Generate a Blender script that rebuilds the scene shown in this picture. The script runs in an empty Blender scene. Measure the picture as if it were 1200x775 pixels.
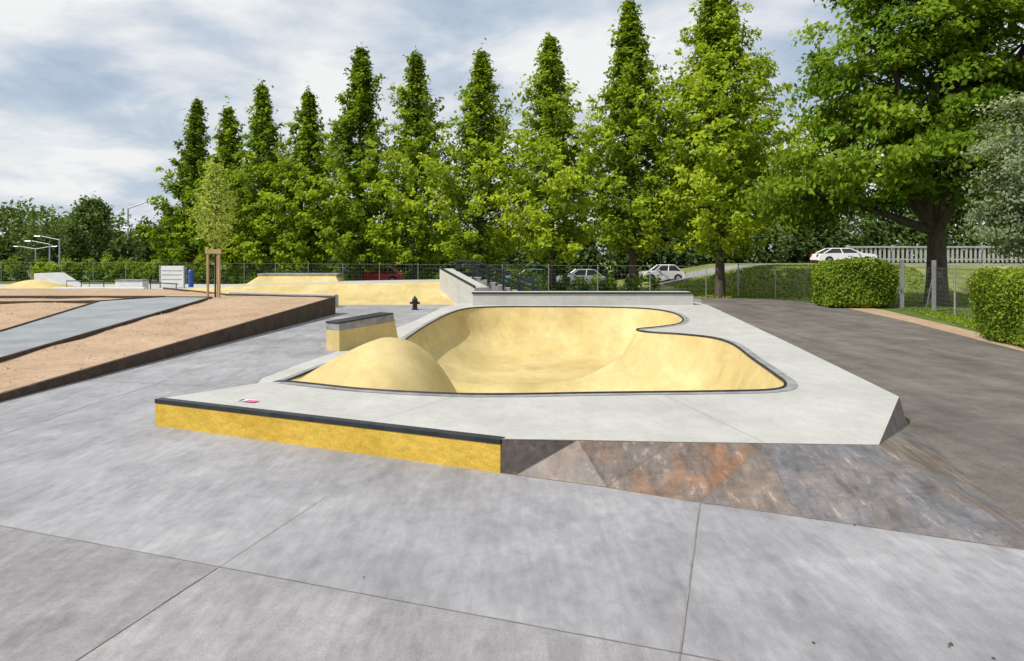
import bpy, math, random
import numpy as np
from mathutils import Vector, Matrix
from mathutils.geometry import delaunay_2d_cdt

random.seed(4); rng=np.random.default_rng(7)
scene=bpy.context.scene
COL=scene.collection

# ------------------------------------------------------------------ materials
def new_mat(name):
    m=bpy.data.materials.new(name); m.use_nodes=True
    nt=m.node_tree; b=nt.nodes['Principled BSDF']
    return m,nt,b
def rgba(c): return (c,c,c,1) if isinstance(c,(int,float)) else (c[0],c[1],c[2],1)
def ramp(nt,fac,stops):
    r=nt.nodes.new('ShaderNodeValToRGB'); el=r.color_ramp.elements
    el[0].position=stops[0][0]; el[0].color=rgba(stops[0][1])
    el[1].position=stops[-1][0]; el[1].color=rgba(stops[-1][1])
    for p,c in stops[1:-1]:
        e=el.new(p); e.color=rgba(c)
    nt.links.new(fac,r.inputs[0]); return r.outputs[0]
def noise(nt,scale,detail=6,rough=0.6,stretch=(1,1,1),rot=0,dist=0.0,off=(0,0,0)):
    t=nt.nodes.new('ShaderNodeTexCoord'); mp=nt.nodes.new('ShaderNodeMapping')
    mp.inputs['Scale'].default_value=stretch; mp.inputs['Rotation'].default_value=(0,0,rot)
    mp.inputs['Location'].default_value=off
    nt.links.new(t.outputs['Object'],mp.inputs[0])
    n=nt.nodes.new('ShaderNodeTexNoise'); n.inputs['Scale'].default_value=scale
    n.inputs['Detail'].default_value=detail; n.inputs['Roughness'].default_value=rough
    n.inputs['Distortion'].default_value=dist
    nt.links.new(mp.outputs[0],n.inputs['Vector']); return n.outputs['Fac']
def mix(nt,mode,fac,a,b):
    m=nt.nodes.new('ShaderNodeMix'); m.data_type='RGBA'; m.blend_type=mode
    m.inputs[0].default_value=fac
    for i,v in ((6,a),(7,b)):
        if isinstance(v,tuple): m.inputs[i].default_value=(*v,1)
        else: nt.links.new(v,m.inputs[i])
    return m.outputs[2]
def surf(name,stops,scale=1.0,rough=0.85,bump=0.15,bscale=40,layers=(),metal=0,stretch=(1,1,1),rot=0,spec=0.3,detail=8):
    m,nt,b=new_mat(name)
    c=ramp(nt,noise(nt,scale,detail,0.6,stretch,rot),stops)
    for i,(mode,f,s,st,stc,rt) in enumerate(layers):
        c=mix(nt,mode,f,c,ramp(nt,noise(nt,s,8,0.65,stc,rt,0.3,(i*7.3+3,i*3.1,0)),st))
    nt.links.new(c,b.inputs['Base Color'])
    b.inputs['Roughness'].default_value=rough; b.inputs['Metallic'].default_value=metal
    b.inputs['Specular IOR Level'].default_value=spec
    if bump:
        bp=nt.nodes.new('ShaderNodeBump'); bp.inputs['Strength'].default_value=bump; bp.inputs['Distance'].default_value=0.02
        nt.links.new(noise(nt,bscale,6,0.7),bp.inputs['Height']); nt.links.new(bp.outputs[0],b.inputs['Normal'])
    return m
def g(v,t=(1,1,1)): return (v*t[0],v*t[1],v*t[2])
U=(1,1,1)
M={}
SCR=('MULTIPLY',.45,13,[(.34,.82),(.5,1.0),(.66,1.2)],(1,.10,1),-.75)
PAT=('MULTIPLY',.7,1.3,[(.30,.76),(.40,1.0),(.58,1.0),(.68,1.15)],(1,.7,1),.9)
SPT=('MULTIPLY',.7,30,[(.28,.55),(.36,1.0),(.64,1.0),(.72,1.3)],U,0)
M['plaza']=surf('plaza_concrete',[(0.3,(.225,.22,.232)),(0.5,(.29,.285,.298)),(0.7,(.365,.36,.372))],0.35,0.65,0.12,60,
  [('MULTIPLY',.65,2.2,[(.32,.68),(.5,1.0),(.68,1.2)],(1,.4,1),.5),SCR,PAT,SPT,
   ('MULTIPLY',.7,7,[(.3,.80),(.5,1.0),(.7,1.18)],(1,.6,1),-.4),
   ('MULTIPLY',.9,110,[(.3,.7),(.7,1.25)],U,0)],spec=.4)
M['panel']=surf('slab_concrete_dark',[(0.3,(.19,.182,.188)),(0.5,(.245,.236,.24)),(0.7,(.315,.302,.305))],0.7,0.65,0.12,60,
  [('MULTIPLY',.7,3,[(.32,.68),(.5,1.0),(.68,1.2)],(1,.4,1),.5),SCR,PAT,SPT,
   ('MULTIPLY',.7,9,[(.3,.8),(.7,1.2)],U,0),('MULTIPLY',.9,110,[(.3,.7),(.7,1.25)],U,0)],spec=.4)
M['panel2']=surf('slab_concrete_warm',[(0.3,(.21,.20,.207)),(0.5,(.27,.26,.267)),(0.7,(.35,.336,.338))],0.5,0.65,0.12,60,
  [('MULTIPLY',.7,2.5,[(.32,.68),(.5,1.0),(.68,1.2)],(1,.4,1),.2),SCR,PAT,SPT,
   ('MULTIPLY',.7,8,[(.3,.8),(.7,1.2)],(1,.6,1),.3),('MULTIPLY',.9,110,[(.3,.7),(.7,1.25)],U,0)],spec=.4)
M['deck']=surf('deck_concrete',[(0.3,(.41,.405,.375)),(0.7,(.50,.495,.465))],0.7,0.8,0.12,60,
  [('MULTIPLY',.6,3,[(.3,.84),(.7,1.1)],(1,.5,1),.3),('MULTIPLY',.5,10,[(.3,.84),(.7,1.1)],U,0),
   ('MULTIPLY',.6,110,[(.3,.78),(.7,1.18)],U,0)])
M['bowl']=surf('yellow_bowl_concrete',[(0.25,(.50,.375,.14)),(0.5,(.58,.455,.195)),(0.75,(.66,.54,.275))],0.5,0.6,0.06,40,
  [('MULTIPLY',.8,1.3,[(.3,.78),(.55,1.0),(.7,1.1)],(1,.5,1),.2),
   ('MULTIPLY',.6,5,[(.3,.84),(.7,1.1)],(1,1,.3),0),('MULTIPLY',.5,60,[(.3,.86),(.7,1.1)],U,0)],spec=.35)
M['yellow']=surf('yellow_ledge_concrete',[(0.3,(.50,.32,.035)),(0.7,(.66,.45,.075))],1.3,0.75,0.3,25,
  [('MULTIPLY',.8,6,[(.3,.7),(.6,1.05)],(1,1,2.5),0),('MULTIPLY',.8,40,[(.3,.72),(.7,1.18)],U,0)])
M['band']=surf('stained_coping_concrete',[(0.3,(.17,.17,.175)),(0.7,(.36,.355,.35))],2.0,0.8,0.15,50,
  [('MULTIPLY',.6,12,[(.3,.7),(.7,1.2)],U,0)])
M['steel']=surf('dark_painted_steel',[(0.3,(.018,.021,.025)),(0.7,(.04,.044,.05))],4,0.4,0.05,30,metal=.3)
M['galv']=surf('galvanised_steel',[(0.3,(.30,.31,.32)),(0.7,(.42,.43,.44))],5,0.45,0,30,metal=.5)
M['wire']=surf('fence_wire',[(0.3,(.10,.105,.10)),(0.7,(.16,.16,.16))],5,0.5,0,30,metal=.4)
def bankmat(n,base,rust,amt):
    return surf(n,[(0.3,g(.7,base)),(0.55,base),(0.75,g(1.3,base))],1.3,0.5,0.08,40,
     [('MIX',amt,1.5,[(.44,base),(.56,rust),(.64,g(.75,rust)),(.74,base)],(1,.8,1),.4),
      ('MULTIPLY',.9,3.2,[(.33,.6),(.5,1.0),(.66,1.4)],(1,.6,1),.8),
      ('MULTIPLY',.85,11,[(.36,.65),(.5,1.0),(.58,1.0),(.66,1.8)],(1,.10,1),.15),
      ('MULTIPLY',.7,14,[(.34,.75),(.5,1.0),(.62,1.0),(.70,1.5)],(.12,1,1),-.5),
      ('MULTIPLY',.7,70,[(.3,.75),(.7,1.25)],U,0)],spec=.45)
M['bk0']=bankmat('bank_panel_dark',(.075,.062,.055),(.07,.05,.04),.3)
M['bk1']=bankmat('bank_panel_brown',(.135,.115,.103),(.19,.115,.075),.5)
M['bk2']=bankmat('bank_panel_rust',(.155,.125,.105),(.26,.13,.06),.75)
M['bk3']=bankmat('bank_panel_grey',(.15,.142,.142),(.22,.145,.09),.55)
M['bk4']=bankmat('bank_panel_bluegrey',(.155,.15,.158),(.20,.155,.125),.4)
M['seam']=surf('joint_seal',[(0.3,(.10,.08,.065)),(0.7,(.2,.17,.15))],6,0.9,0)
M['groove']=surf('joint_groove',[(0.3,(.17,.145,.13)),(0.7,(.33,.29,.27))],3,0.9,0)
M['dgroove']=surf('deck_joint_groove',[(0.3,(.32,.315,.295)),(0.7,(.42,.41,.39))],3,0.9,0)
M['asphalt']=surf('weathered_asphalt',[(0.3,(.115,.102,.09)),(0.7,(.18,.163,.147))],0.8,0.9,0.6,60,
  [('MULTIPLY',.8,.7,[(.3,.65),(.5,1.0),(.7,1.3)],(2.0,.16,1),.11),
   ('MULTIPLY',.7,3,[(.3,.75),(.7,1.25)],U,0),('MULTIPLY',.9,50,[(.3,.6),(.7,1.4)],U,0),('MULTIPLY',.9,160,[(.3,.5),(.7,1.5)],U,0)],spec=.2)
M['soil']=surf('sandy_soil',[(0.3,(.38,.265,.17)),(0.7,(.50,.37,.255))],0.7,0.95,0.9,18,
  [('MULTIPLY',.7,5,[(.3,.75),(.7,1.2)],U,0),('MULTIPLY',.8,30,[(.3,.6),(.7,1.3)],U,0)],spec=.1)
M['gravel']=surf('grey_gravel',[(0.3,(.23,.25,.26)),(0.7,(.33,.35,.36))],0.8,0.95,0.9,30,
  [('MULTIPLY',.8,45,[(.3,.6),(.7,1.4)],U,0)],spec=.15)
M['corten']=surf('rusty_steel_edging',[(0.3,(.05,.034,.025)),(0.7,(.10,.065,.045))],2,0.8,0.3,30,
  [('MULTIPLY',.7,8,[(.3,.6),(.7,1.4)],U,0)])
M['grass']=surf('grass_ground',[(0.3,(.06,.11,.022)),(0.55,(.11,.16,.04)),(0.75,(.24,.24,.085))],0.25,0.95,1.0,12,
  [('MULTIPLY',.8,3,[(.3,.6),(.7,1.35)],U,0),('MULTIPLY',.8,25,[(.3,.5),(.7,1.5)],U,0)],spec=.1)
M['dry']=surf('dry_grass',[(0.3,(.13,.18,.045)),(0.55,(.22,.24,.08)),(0.7,(.36,.33,.14))],0.3,0.95,1.0,12,
  [('MULTIPLY',.7,2,[(.3,.6),(.7,1.3)],(1,.4,1),0),('MULTIPLY',.8,25,[(.3,.5),(.7,1.5)],U,0)],spec=.1)
M['bark']=surf('tree_bark',[(0.3,(.05,.038,.028)),(0.7,(.12,.095,.07))],6,0.95,0.8,20,stretch=(1,1,.25))
M['wood']=surf('stake_wood',[(0.3,(.34,.22,.12)),(0.7,(.48,.33,.2))],5,0.85,0.2,30,stretch=(3,3,.4))
M['white']=surf('white_painted_surface',[(0.3,(.60,.60,.58)),(0.7,(.74,.74,.72))],2,0.6,0.05)
M['pale']=surf('weathered_pale_paint',[(0.3,(.30,.30,.29)),(0.7,(.46,.46,.44))],2,0.7,0.05)
M['iron']=surf('black_cast_iron',[(0.3,(.012,.012,.013)),(0.7,(.03,.03,.032))],8,0.45,0.1)
M['rubber']=surf('tyre_rubber',[(0.3,(.015,.015,.015)),(0.7,(.03,.03,.03))],8,0.9,0)
M['glass']=surf('car_glass',[(0.3,(.015,.02,.022)),(0.7,(.03,.035,.04))],1,0.08,0,spec=.8)
def paint(n,c):
    return surf(n,[(0.3,g(.93,c)),(0.7,c)],3,0.28,0,spec=.6)
M['blue']=paint('blue_plastic',(.02,.07,.3))
M['pink']=paint('pink_vinyl',(.8,.08,.3))
M['redlamp']=paint('tail_lamp_red',(.4,.01,.01))
M['lamp']=paint('head_lamp_clear',(.7,.7,.68))

def leafmat(name,stops,trans=.42):
    m=bpy.data.materials.new(name); m.use_nodes=True; nt=m.node_tree
    nt.nodes.remove(nt.nodes['Principled BSDF']); out=nt.nodes['Material Output']
    a=nt.nodes.new('ShaderNodeAttribute'); a.attribute_name='tint'
    c=ramp(nt,a.outputs['Fac'],stops)
    d=nt.nodes.new('ShaderNodeBsdfDiffuse'); t=nt.nodes.new('ShaderNodeBsdfTranslucent')
    nt.links.new(c,d.inputs[0])
    c2=mix(nt,'MULTIPLY',1.0,c,(1.3,1.2,.5)); nt.links.new(c2,t.inputs[0])
    s=nt.nodes.new('ShaderNodeMixShader'); s.inputs[0].default_value=trans
    nt.links.new(d.outputs[0],s.inputs[1]); nt.links.new(t.outputs[0],s.inputs[2])
    nt.links.new(s.outputs[0],out.inputs[0]); return m
M['leaf']=leafmat('leaf_bright',[(0,(.07,.125,.014)),(.45,(.19,.29,.025)),(1,(.44,.54,.045))])
M['leafdk']=leafmat('leaf_oak',[(0,(.045,.09,.012)),(.5,(.14,.24,.022)),(1,(.32,.43,.04))])
M['leafgy']=leafmat('leaf_greygreen',[(0,(.10,.135,.065)),(.5,(.21,.27,.145)),(1,(.35,.42,.25))],.3)
M['leafyg']=leafmat('leaf_yellowgreen',[(0,(.16,.22,.04)),(.5,(.28,.36,.09)),(1,(.46,.54,.16))],.4)
M['leaffar']=leafmat('leaf_far',[(0,(.045,.075,.03)),(.5,(.09,.14,.045)),(1,(.17,.24,.06))],.25)
M['leafhedge']=leafmat('leaf_hedge',[(0,(.07,.12,.014)),(.5,(.18,.27,.03)),(1,(.34,.42,.06))],.3)

# ------------------------------------------------------------------ mesh builder
class MB:
    def __init__(s): s.v=[];s.f=[];s.m=[];s.mats=[]
    def mi(s,mat):
        mat=M[mat] if isinstance(mat,str) else mat
        if mat not in s.mats: s.mats.append(mat)
        return s.mats.index(mat)
    def add(s,vs,fs,mat):
        o=len(s.v); k=s.mi(mat); s.v+= [tuple(v) for v in vs]
        for f in fs: s.f.append([i+o for i in f]); s.m.append(k)
    def hexa(s,b,t,mat):
        s.add(list(b)+list(t),[(3,2,1,0),(4,5,6,7),(0,1,5,4),(1,2,6,5),(2,3,7,6),(3,0,4,7)],mat)
    def box(s,x0,x1,y0,y1,z0,z1,mat):
        s.hexa([(x0,y0,z0),(x1,y0,z0),(x1,y1,z0),(x0,y1,z0)],[(x0,y0,z1),(x1,y0,z1),(x1,y1,z1),(x0,y1,z1)],mat)
    def tube(s,pts,r,mat,n=8,closed=False,cap=True):
        pts=[Vector(p) for p in pts]; N=len(pts)
        rs=r if isinstance(r,(list,tuple)) else [r]*N
        vs=[]
        for i,p in enumerate(pts):
            a=pts[i-1] if (i>0 or closed) else p; b=pts[(i+1)%N] if (i<N-1 or closed) else p
            d=(b-a).normalized(); up=Vector((0,0,1)) if abs(d.z)<.9 else Vector((1,0,0))
            u=d.cross(up).normalized(); w=d.cross(u).normalized()
            for k in range(n):
                an=2*math.pi*k/n; vs.append(p+(u*math.cos(an)+w*math.sin(an))*rs[i])
        fs=[]
        for i in range(N if closed else N-1):
            j=(i+1)%N
            for k in range(n): fs.append((i*n+k,i*n+(k+1)%n,j*n+(k+1)%n,j*n+k))
        if cap and not closed:
            fs.append(tuple(range(n))); fs.append(tuple(reversed(range((N-1)*n,N*n))))
        s.add(vs,fs,mat)
    def lathe(s,c,prof,mat,n=20):
        vs=[];fs=[]
        for (r,z) in prof:
            for k in range(n):
                a=2*math.pi*k/n; vs.append((c[0]+r*math.cos(a),c[1]+r*math.sin(a),c[2]+z))
        for i in range(len(prof)-1):
            for k in range(n): fs.append((i*n+k,i*n+(k+1)%n,(i+1)*n+(k+1)%n,(i+1)*n+k))
        fs.append(tuple(reversed(range(n)))); fs.append(tuple(range((len(prof)-1)*n,len(prof)*n)))
        s.add(vs,fs,mat)
    def build(s,name,smooth=False,bevel=0,loc=None,rotz=0):
        me=bpy.data.meshes.new(name); me.from_pydata(s.v,[],s.f)
        for m in s.mats: me.materials.append(m)
        me.polygons.foreach_set('material_index',s.m)
        if smooth: me.polygons.foreach_set('use_smooth',[True]*len(s.f))
        me.update()
        ob=bpy.data.objects.new(name,me); COL.objects.link(ob)
        if bevel:
            b=ob.modifiers.new('bevel','BEVEL'); b.width=bevel; b.segments=2; b.limit_method='ANGLE'; b.angle_limit=math.radians(35)
        if loc: ob.location=loc
        ob.rotation_euler[2]=rotz
        return ob

def pip(x,y,poly):
    c=False; n=len(poly); j=n-1
    for i in range(n):
        xi,yi=poly[i][0],poly[i][1]; xj,yj=poly[j][0],poly[j][1]
        if (yi>y)!=(yj>y) and x<(xj-xi)*(y-yi)/(yj-yi)+xi: c=not c
        j=i
    return c
def sheet(name,outer,holes=(),mat='plaza',zf=None,extra=(),smooth=False):
    pts=list(outer); edges=[(i,(i+1)%len(outer)) for i in range(len(outer))]
    for h in holes:
        o=len(pts); pts+=list(h); edges+=[(o+i,o+(i+1)%len(h)) for i in range(len(h))]
    pts+=list(extra)
    r=delaunay_2d_cdt([Vector((p[0],p[1])) for p in pts],edges,[],0,1e-5)
    vs=[]
    for v,o in zip(r[0],r[3]):
        z=pts[o[0]][2] if o else 0
        if zf: z=zf(v.x,v.y)
        vs.append((v.x,v.y,z))
    fs=[]
    for f in r[2]:
        cx=sum(vs[i][0] for i in f)/3; cy=sum(vs[i][1] for i in f)/3
        if pip(cx,cy,outer) and not any(pip(cx,cy,h) for h in holes): fs.append(tuple(f))
    b=MB(); b.add(vs,fs,mat); return b.build(name,smooth)

# ------------------------------------------------------------------ bowl lip / deck outline (metres)
lipc=[(-3.97,13.4,.4),(-4.5,14.4,.16),(-4.65,16.25,0),(-4.5,17.6,0),(-4.25,18.9,0),(-3.75,20.6,0),(-3.3,22.4,0),(-3.3,24.4,0),
 (-3.1,27.5,.08),(-2.6,30.6,.25),(-1.9,32.3,.38),(-.8,33.1,.4),(1.4,33.2,.4),(3.8,33.0,.4),(5.6,32.0,.4),(6.2,29.8,.4),(6.0,27.0,.4),
 (5.4,24.9,.4),(4.5,23.7,.4),(3.75,23.0,.4),(3.9,22.2,.4),(4.7,21.6,.4),(5.35,20.7,.4),(5.5,19.2,.4),(5.15,16.5,.4),(4.88,14.3,.4),(4.7,13.2,.4),(4.3,12.6,.4),
 (3.4,12.42,.4),(1.4,12.28,.4),(0,12.15,.4),(-1.0,12.2,.4),(-2.4,12.6,.4)]
def catmull(P,k=6):
    out=[];n=len(P)
    for i in range(n):
        p0,p1,p2,p3=[np.array(P[(i+d)%n]) for d in (-1,0,1,2)]
        for j in range(k):
            t=j/k
            out.append(tuple(float(q) for q in .5*((2*p1)+(-p0+p2)*t+(2*p0-5*p1+4*p2-p3)*t*t+(-p0+3*p1-3*p2+p3)*t**3)))
    return out
lip=catmull(lipc,6)
outer=[(-5.46,11.79,.4),(-.13,9.21,.4),(4.26,8.92,.4),(6.05,12.0,.4),(7.0,19.4,.4),(8.8,34.5,.4),(8.7,36.4,.4),(-2.3,36.4,.4),(-3.1,34.0,.3),
 (-3.9,30.4,0),(-4.4,26,0),(-4.5,23,0),(-4.8,20.6,0),(-5.1,18.5,0),(-5.3,16.3,0),(-5.0,14.6,0),(-4.3,13.4,.4)]
sheet('bowl_deck',outer,[lip],'deck')

LA=np.array(lip); LB=np.roll(LA,-1,axis=0); D=(LB-LA)[:,:2]; DL=(D**2).sum(1)
xs=np.arange(-5,6.6,.13); ys=np.arange(11.8,33.6,.15)
ex=[]
for y in ys:
    for x in xs:
        if pip(x,y,lip):
            ex.append((x+(random.random()-.5)*.02,y+(random.random()-.5)*.02))
ex=np.array(ex)
def lipdist(P):
    W=P[:,None,:]-LA[None,:,:2]; t=np.clip((W*D).sum(2)/DL,0,1)
    Q=W-t[:,:,None]*D; d=np.sqrt((Q**2).sum(2)); k=d.argmin(1); a=np.arange(len(P))
    return d[a,k], LA[k,2]+(LB[k,2]-LA[k,2])*t[a,k]
dd,zl=lipdist(ex)
keep=dd>.05; ex=ex[keep];dd=dd[keep];zl=zl[keep]
t=np.clip(dd/2.4,0,1); p=.85*np.sqrt(1-(1-t)**2)+.15*(t*t*(3-2*t))
floor=-1.55
z=zl*(1-p)+floor*p
spine=.45*np.exp(-((ex[:,1]-22.3-.15*(ex[:,0]-1))/1.5)**2)*p
z=z+spine
dx=ex[:,0]+2.62; dy=ex[:,1]-15.6
a=np.where(dx>0,(np.abs(dx)/1.36)**2.4,(np.abs(dx)/1.95)**1.3); c=np.where(dy>0,(np.abs(dy)/2.6)**2,(np.abs(dy)/2.5)**2)
h=.93-1.0*(a+c)
kk=.12; m=np.maximum(z,h); z=m+kk*np.log(np.exp((z-m)/kk)+np.exp((h-m)/kk))
z=np.where(dd<.4, z*(dd/.4)+ zl*(1-dd/.4)*.6+np.minimum(z,zl)*(1-dd/.4)*.4, z)
sheet('skate_bowl',lip,[], 'bowl',None,[(float(e[0]),float(e[1]),float(q)) for e,q in zip(ex,z)],True)

def offs(loop,d):
    out=[];n=len(loop)
    for i in range(n):
        a=np.array(loop[i-2][:2]); b=np.array(loop[(i+2)%n][:2]); t=(b-a)/np.linalg.norm(b-a)
        nrm=np.array((t[1],-t[0])); q=np.array(loop[i][:2])+nrm*d
        if pip(q[0],q[1],loop): q=np.array(loop[i][:2])-nrm*d
        out.append((q[0],q[1],loop[i][2]))
    return out
b=MB(); n=len(lip)
b.tube([(p[0],p[1],p[2]+.004) for p in lip],.028,'steel',8,closed=True)
o=offs(lip,.2); vs=[(p[0],p[1],p[2]+.006) for p in lip]+[(p[0],p[1],p[2]+.006) for p in o]
b.add(vs,[(i,(i+1)%n,n+(i+1)%n,n+i) for i in range(n)],'band')
b.build('bowl_coping')

b=MB()
def wall(b,p,q,mat,zb=-.03,off=0):
    b.add([(p[0],p[1],zb),(q[0],q[1],zb),(q[0],q[1],q[2]-off),(p[0],p[1],p[2]-off)],[(0,1,2,3)],mat)
for i in range(3,9): wall(b,outer[i],outer[i+1],'deck')
wall(b,outer[-1],outer[0],'deck'); wall(b,outer[-2],outer[-1],'deck')
b.build('deck_side_wall')
A=Vector((-5.46,11.79,0));B=Vector((-.13,9.21,0)); d=(B-A).normalized(); nn=Vector((d.y,-d.x,0))
b=MB()
def strip(o0,o1,z0,z1,mat,ext=0):
    a0=A-d*ext+nn*o0;b0=B+d*ext+nn*o0;a1=A-d*ext+nn*o1;b1=B+d*ext+nn*o1
    b.hexa([(a1.x,a1.y,z0),(b1.x,b1.y,z0),(b0.x,b0.y,z0),(a0.x,a0.y,z0)],[(a1.x,a1.y,z1),(b1.x,b1.y,z1),(b0.x,b0.y,z1),(a0.x,a0.y,z1)],mat)
strip(-.2,.02,-.02,.345,'yellow')
strip(-.11,.032,.345,.408,'steel',.004)
b.build('yellow_ledge',bevel=.006)
T=[(-.13,9.21,.4),(.78,9.15,.4),(1.9,9.06,.4),(2.97,9.0,.4),(4.26,8.92,.4)]
Bt=[(-.13,9.18,0),(.05,9.1,0),(1.06,8.62,0),(1.97,8.09,0),(2.84,7.66,0),(4.72,6.69,0)]
b=MB()
for q,mm in (((T[0],Bt[0],Bt[1],T[1]),'bk0'),((T[1],Bt[1],Bt[2],T[2]),'bk1'),((T[2],Bt[2],Bt[3],T[3]),'bk2'),((T[3],Bt[3],Bt[4]),'bk3'),((T[3],Bt[4],Bt[5],T[4]),'bk4')):
    b.add([(p[0],p[1],p[2]+.003) for p in q],[tuple(range(len(q)))],mm)
b.add([(4.26,8.92,.403),(4.72,6.69,.003),(6.16,12.0,.003),(6.05,12.0,.403)],[(0,1,2,3)],'bk3')
for p,q in ((T[1],Bt[1]),(T[2],Bt[2]),(T[3],Bt[3]),(T[3],Bt[4]),(T[4],Bt[5])):
    b.tube([(p[0],p[1],p[2]+.002),(q[0],q[1],q[2]+.002)],.005,'seam',6)
b.tube([(p[0],p[1],p[2]) for p in T],.008,'seam',6)
b.tube([(p[0],p[1],.0) for p in Bt],.008,'seam',6)
b.build('skate_bank')

plz=[(-60,-10,0),(5.5,-10,0),(9,10,0),(11.5,46.5,0),(-2,52,0),(-60,52,0)]
sheet('concrete_plaza',plz,[[(p[0],p[1],0) for p in outer]],'plaza')
big=[(-900,-60,-.012),(900,-60,-.012),(900,1500,-.012),(-900,1500,-.012)]
sheet('ground',big,[[(p[0],p[1],-.012) for p in outer]],'grass')
b=MB()
b.add([(-4.92,7.38,.004),(-9,8.99,.004),(-9,3.0,.004),(-3.25,3.0,.004),(-2.45,6.39,.004)],[(0,1,2,3,4)],'panel')
b.add([(-2.44,6.39,.004),(-3.24,3.0,.004),(6,3.0,.004),(6.0,3.09,.004)],[(0,1,2,3)],'panel2')
b.build('concrete_slab')
b=MB()
def groove(p,q,w=.012,z=.008,mat='groove'):
    p=Vector((*p,z));q=Vector((*q,z));dd_=(q-p).normalized();s=Vector((dd_.y,-dd_.x,0))*w/2
    b.add([p+s,q+s,q-s,p-s],[(0,1,2,3)],mat)
groove((1.97,8.06),(.75,3.8),.012)
groove((-9,8.99),(6,3.09),.009); groove((-3.25,3.0),(-2.45,6.39),.011); groove((-2.45,6.39),(-2.0,8.3),.006)
groove((1.97,8.06),(9,6.2),.006)
groove((-8.9,16),(-5.6,15.2),.012);groove((-8.5,24),(-4.8,23.4),.012);groove((-8.2,30.5),(-3.9,30),.012)
groove((-6.6,34),(-7.0,22),.012);groove((-7.0,22),(-7.5,9),.01)
for p_,q_ in (((-.9,12.0),(-1.9,10.15)),((2.4,12.15),(2.97,9.05)),((5.0,13.3),(6.05,12.1)),((5.6,19.2),(6.95,19.3)),((6.35,27.5),(7.9,27.4))):
    groove(p_,q_,.006,.406,'dgroove')
b.build('expansion_joint')
b=MB()
b.add([(-4.17,11.62,.409),(-3.93,11.50,.409),(-3.87,11.66,.409),(-4.12,11.78,.409)],[(0,1,2,3)],'white')
b.add([(-4.05,11.55,.413),(-3.86,11.46,.413),(-3.80,11.58,.413),(-3.98,11.67,.413)],[(0,1,2,3)],'pink')
b.add([(-4.15,11.64,.413),(-4.09,11.61,.413),(-4.06,11.71,.413),(-4.10,11.73,.413)],[(0,1,2,3)],'steel')
b.build('sticker')

b=MB()
f0=Vector((-4.7,20.9,0)); f1=Vector((-3.3,22.75,0)); dr=(f1-f0).normalized(); bk=Vector((-dr.y,dr.x,0))*.55
def wl(u,z,k):
    v=f0+(f1-f0)*u+bk*k; return (v.x,v.y,z)
def seg(z0a,z0b,u0,z1a,z1b,u1,mat,e=0):
    b.hexa([wl(0-e,z0a,-e),wl(u0,z0b,-e),wl(u0,z0b,1+e),wl(0-e,z0a,1+e)],[wl(0-e,z1a,-e),wl(u1,z1b,-e),wl(u1,z1b,1+e),wl(0-e,z1a,1+e)],mat)
seg(-.03,-.6,1.05,.56,.68,.90,'bowl')
seg(.56,.68,.90,.75,.89,.875,'band')
seg(.75,.89,.88,.79,.93,.87,'steel',.01)
b.build('concrete_wedge_block',bevel=.01)

b=MB()
b.box(-1.75,8.1,34.3,35.6,.39,.90,'deck'); b.box(-1.8,8.15,34.25,34.5,.90,.97,'steel'); b.box(-1.75,8.1,34.503,35.6,.903,.965,'deck')
b.build('concrete_ledge',bevel=.01)
b=MB()
b.hexa([(-4.1,43.5,-.01),(-1.9,38.6,-.01),(-1.2,39.0,-.01),(-3.4,43.9,-.01)],[(-4.1,43.5,1.88),(-1.9,38.6,1.0),(-1.2,39.0,1.0),(-3.4,43.9,1.88)],'deck')
b.hexa([(-4.13,43.5,1.885),(-1.93,38.58,1.005),(-1.83,38.64,1.005),(-4.03,43.56,1.885)],[(-4.13,43.5,1.97),(-1.93,38.58,1.09),(-1.83,38.64,1.09),(-4.03,43.56,1.97)],'steel')
b.build('launch_ramp',bevel=.005)
b=MB()
b.add([(-19,40.5,0),(-2.6,40.9,0),(-4.2,44.8,1.08),(-13.5,45.2,.92),(-19,45,.72),(-4.2,50,1.08),(-13.5,50,.92),(-19,50,.72)],[(0,1,2,3,4)],'bowl')
b.add([(-4.2,44.8,1.08),(-13.5,45.2,.92),(-19,45,.72),(-4.2,50,1.08),(-13.5,50,.92),(-19,50,.72)],[(0,3,4,1),(1,4,5,2)],'deck')
b.tube([(-4.2,44.8,1.08),(-13.5,45.2,.92),(-19,45,.72)],.03,'deck',6)
b.build('yellow_skate_bank')
b=MB()
b.hexa([(-16.9,47.6,.6),(-10.6,47.6,.6),(-10.9,51,.6),(-16.5,51,.6)],[(-16.2,49.2,1.32),(-11.3,49.2,1.32),(-11.3,51,1.32),(-16.2,51,1.32)],'bowl')
b.box(-16.3,-11.2,49.15,51.1,1.325,1.46,'band')
b.build('box_ramp',bevel=.01)
b=MB()
b.hexa([(-14.6,39.6,0),(-9.0,38.9,0),(-8.9,39.4,0),(-14.5,40.1,0)],[(-14.6,39.6,.72),(-9.0,38.9,.62),(-8.9,39.4,.62),(-14.5,40.1,.72)],'deck')
b.build('low_concrete_ledge',bevel=.01)

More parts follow.
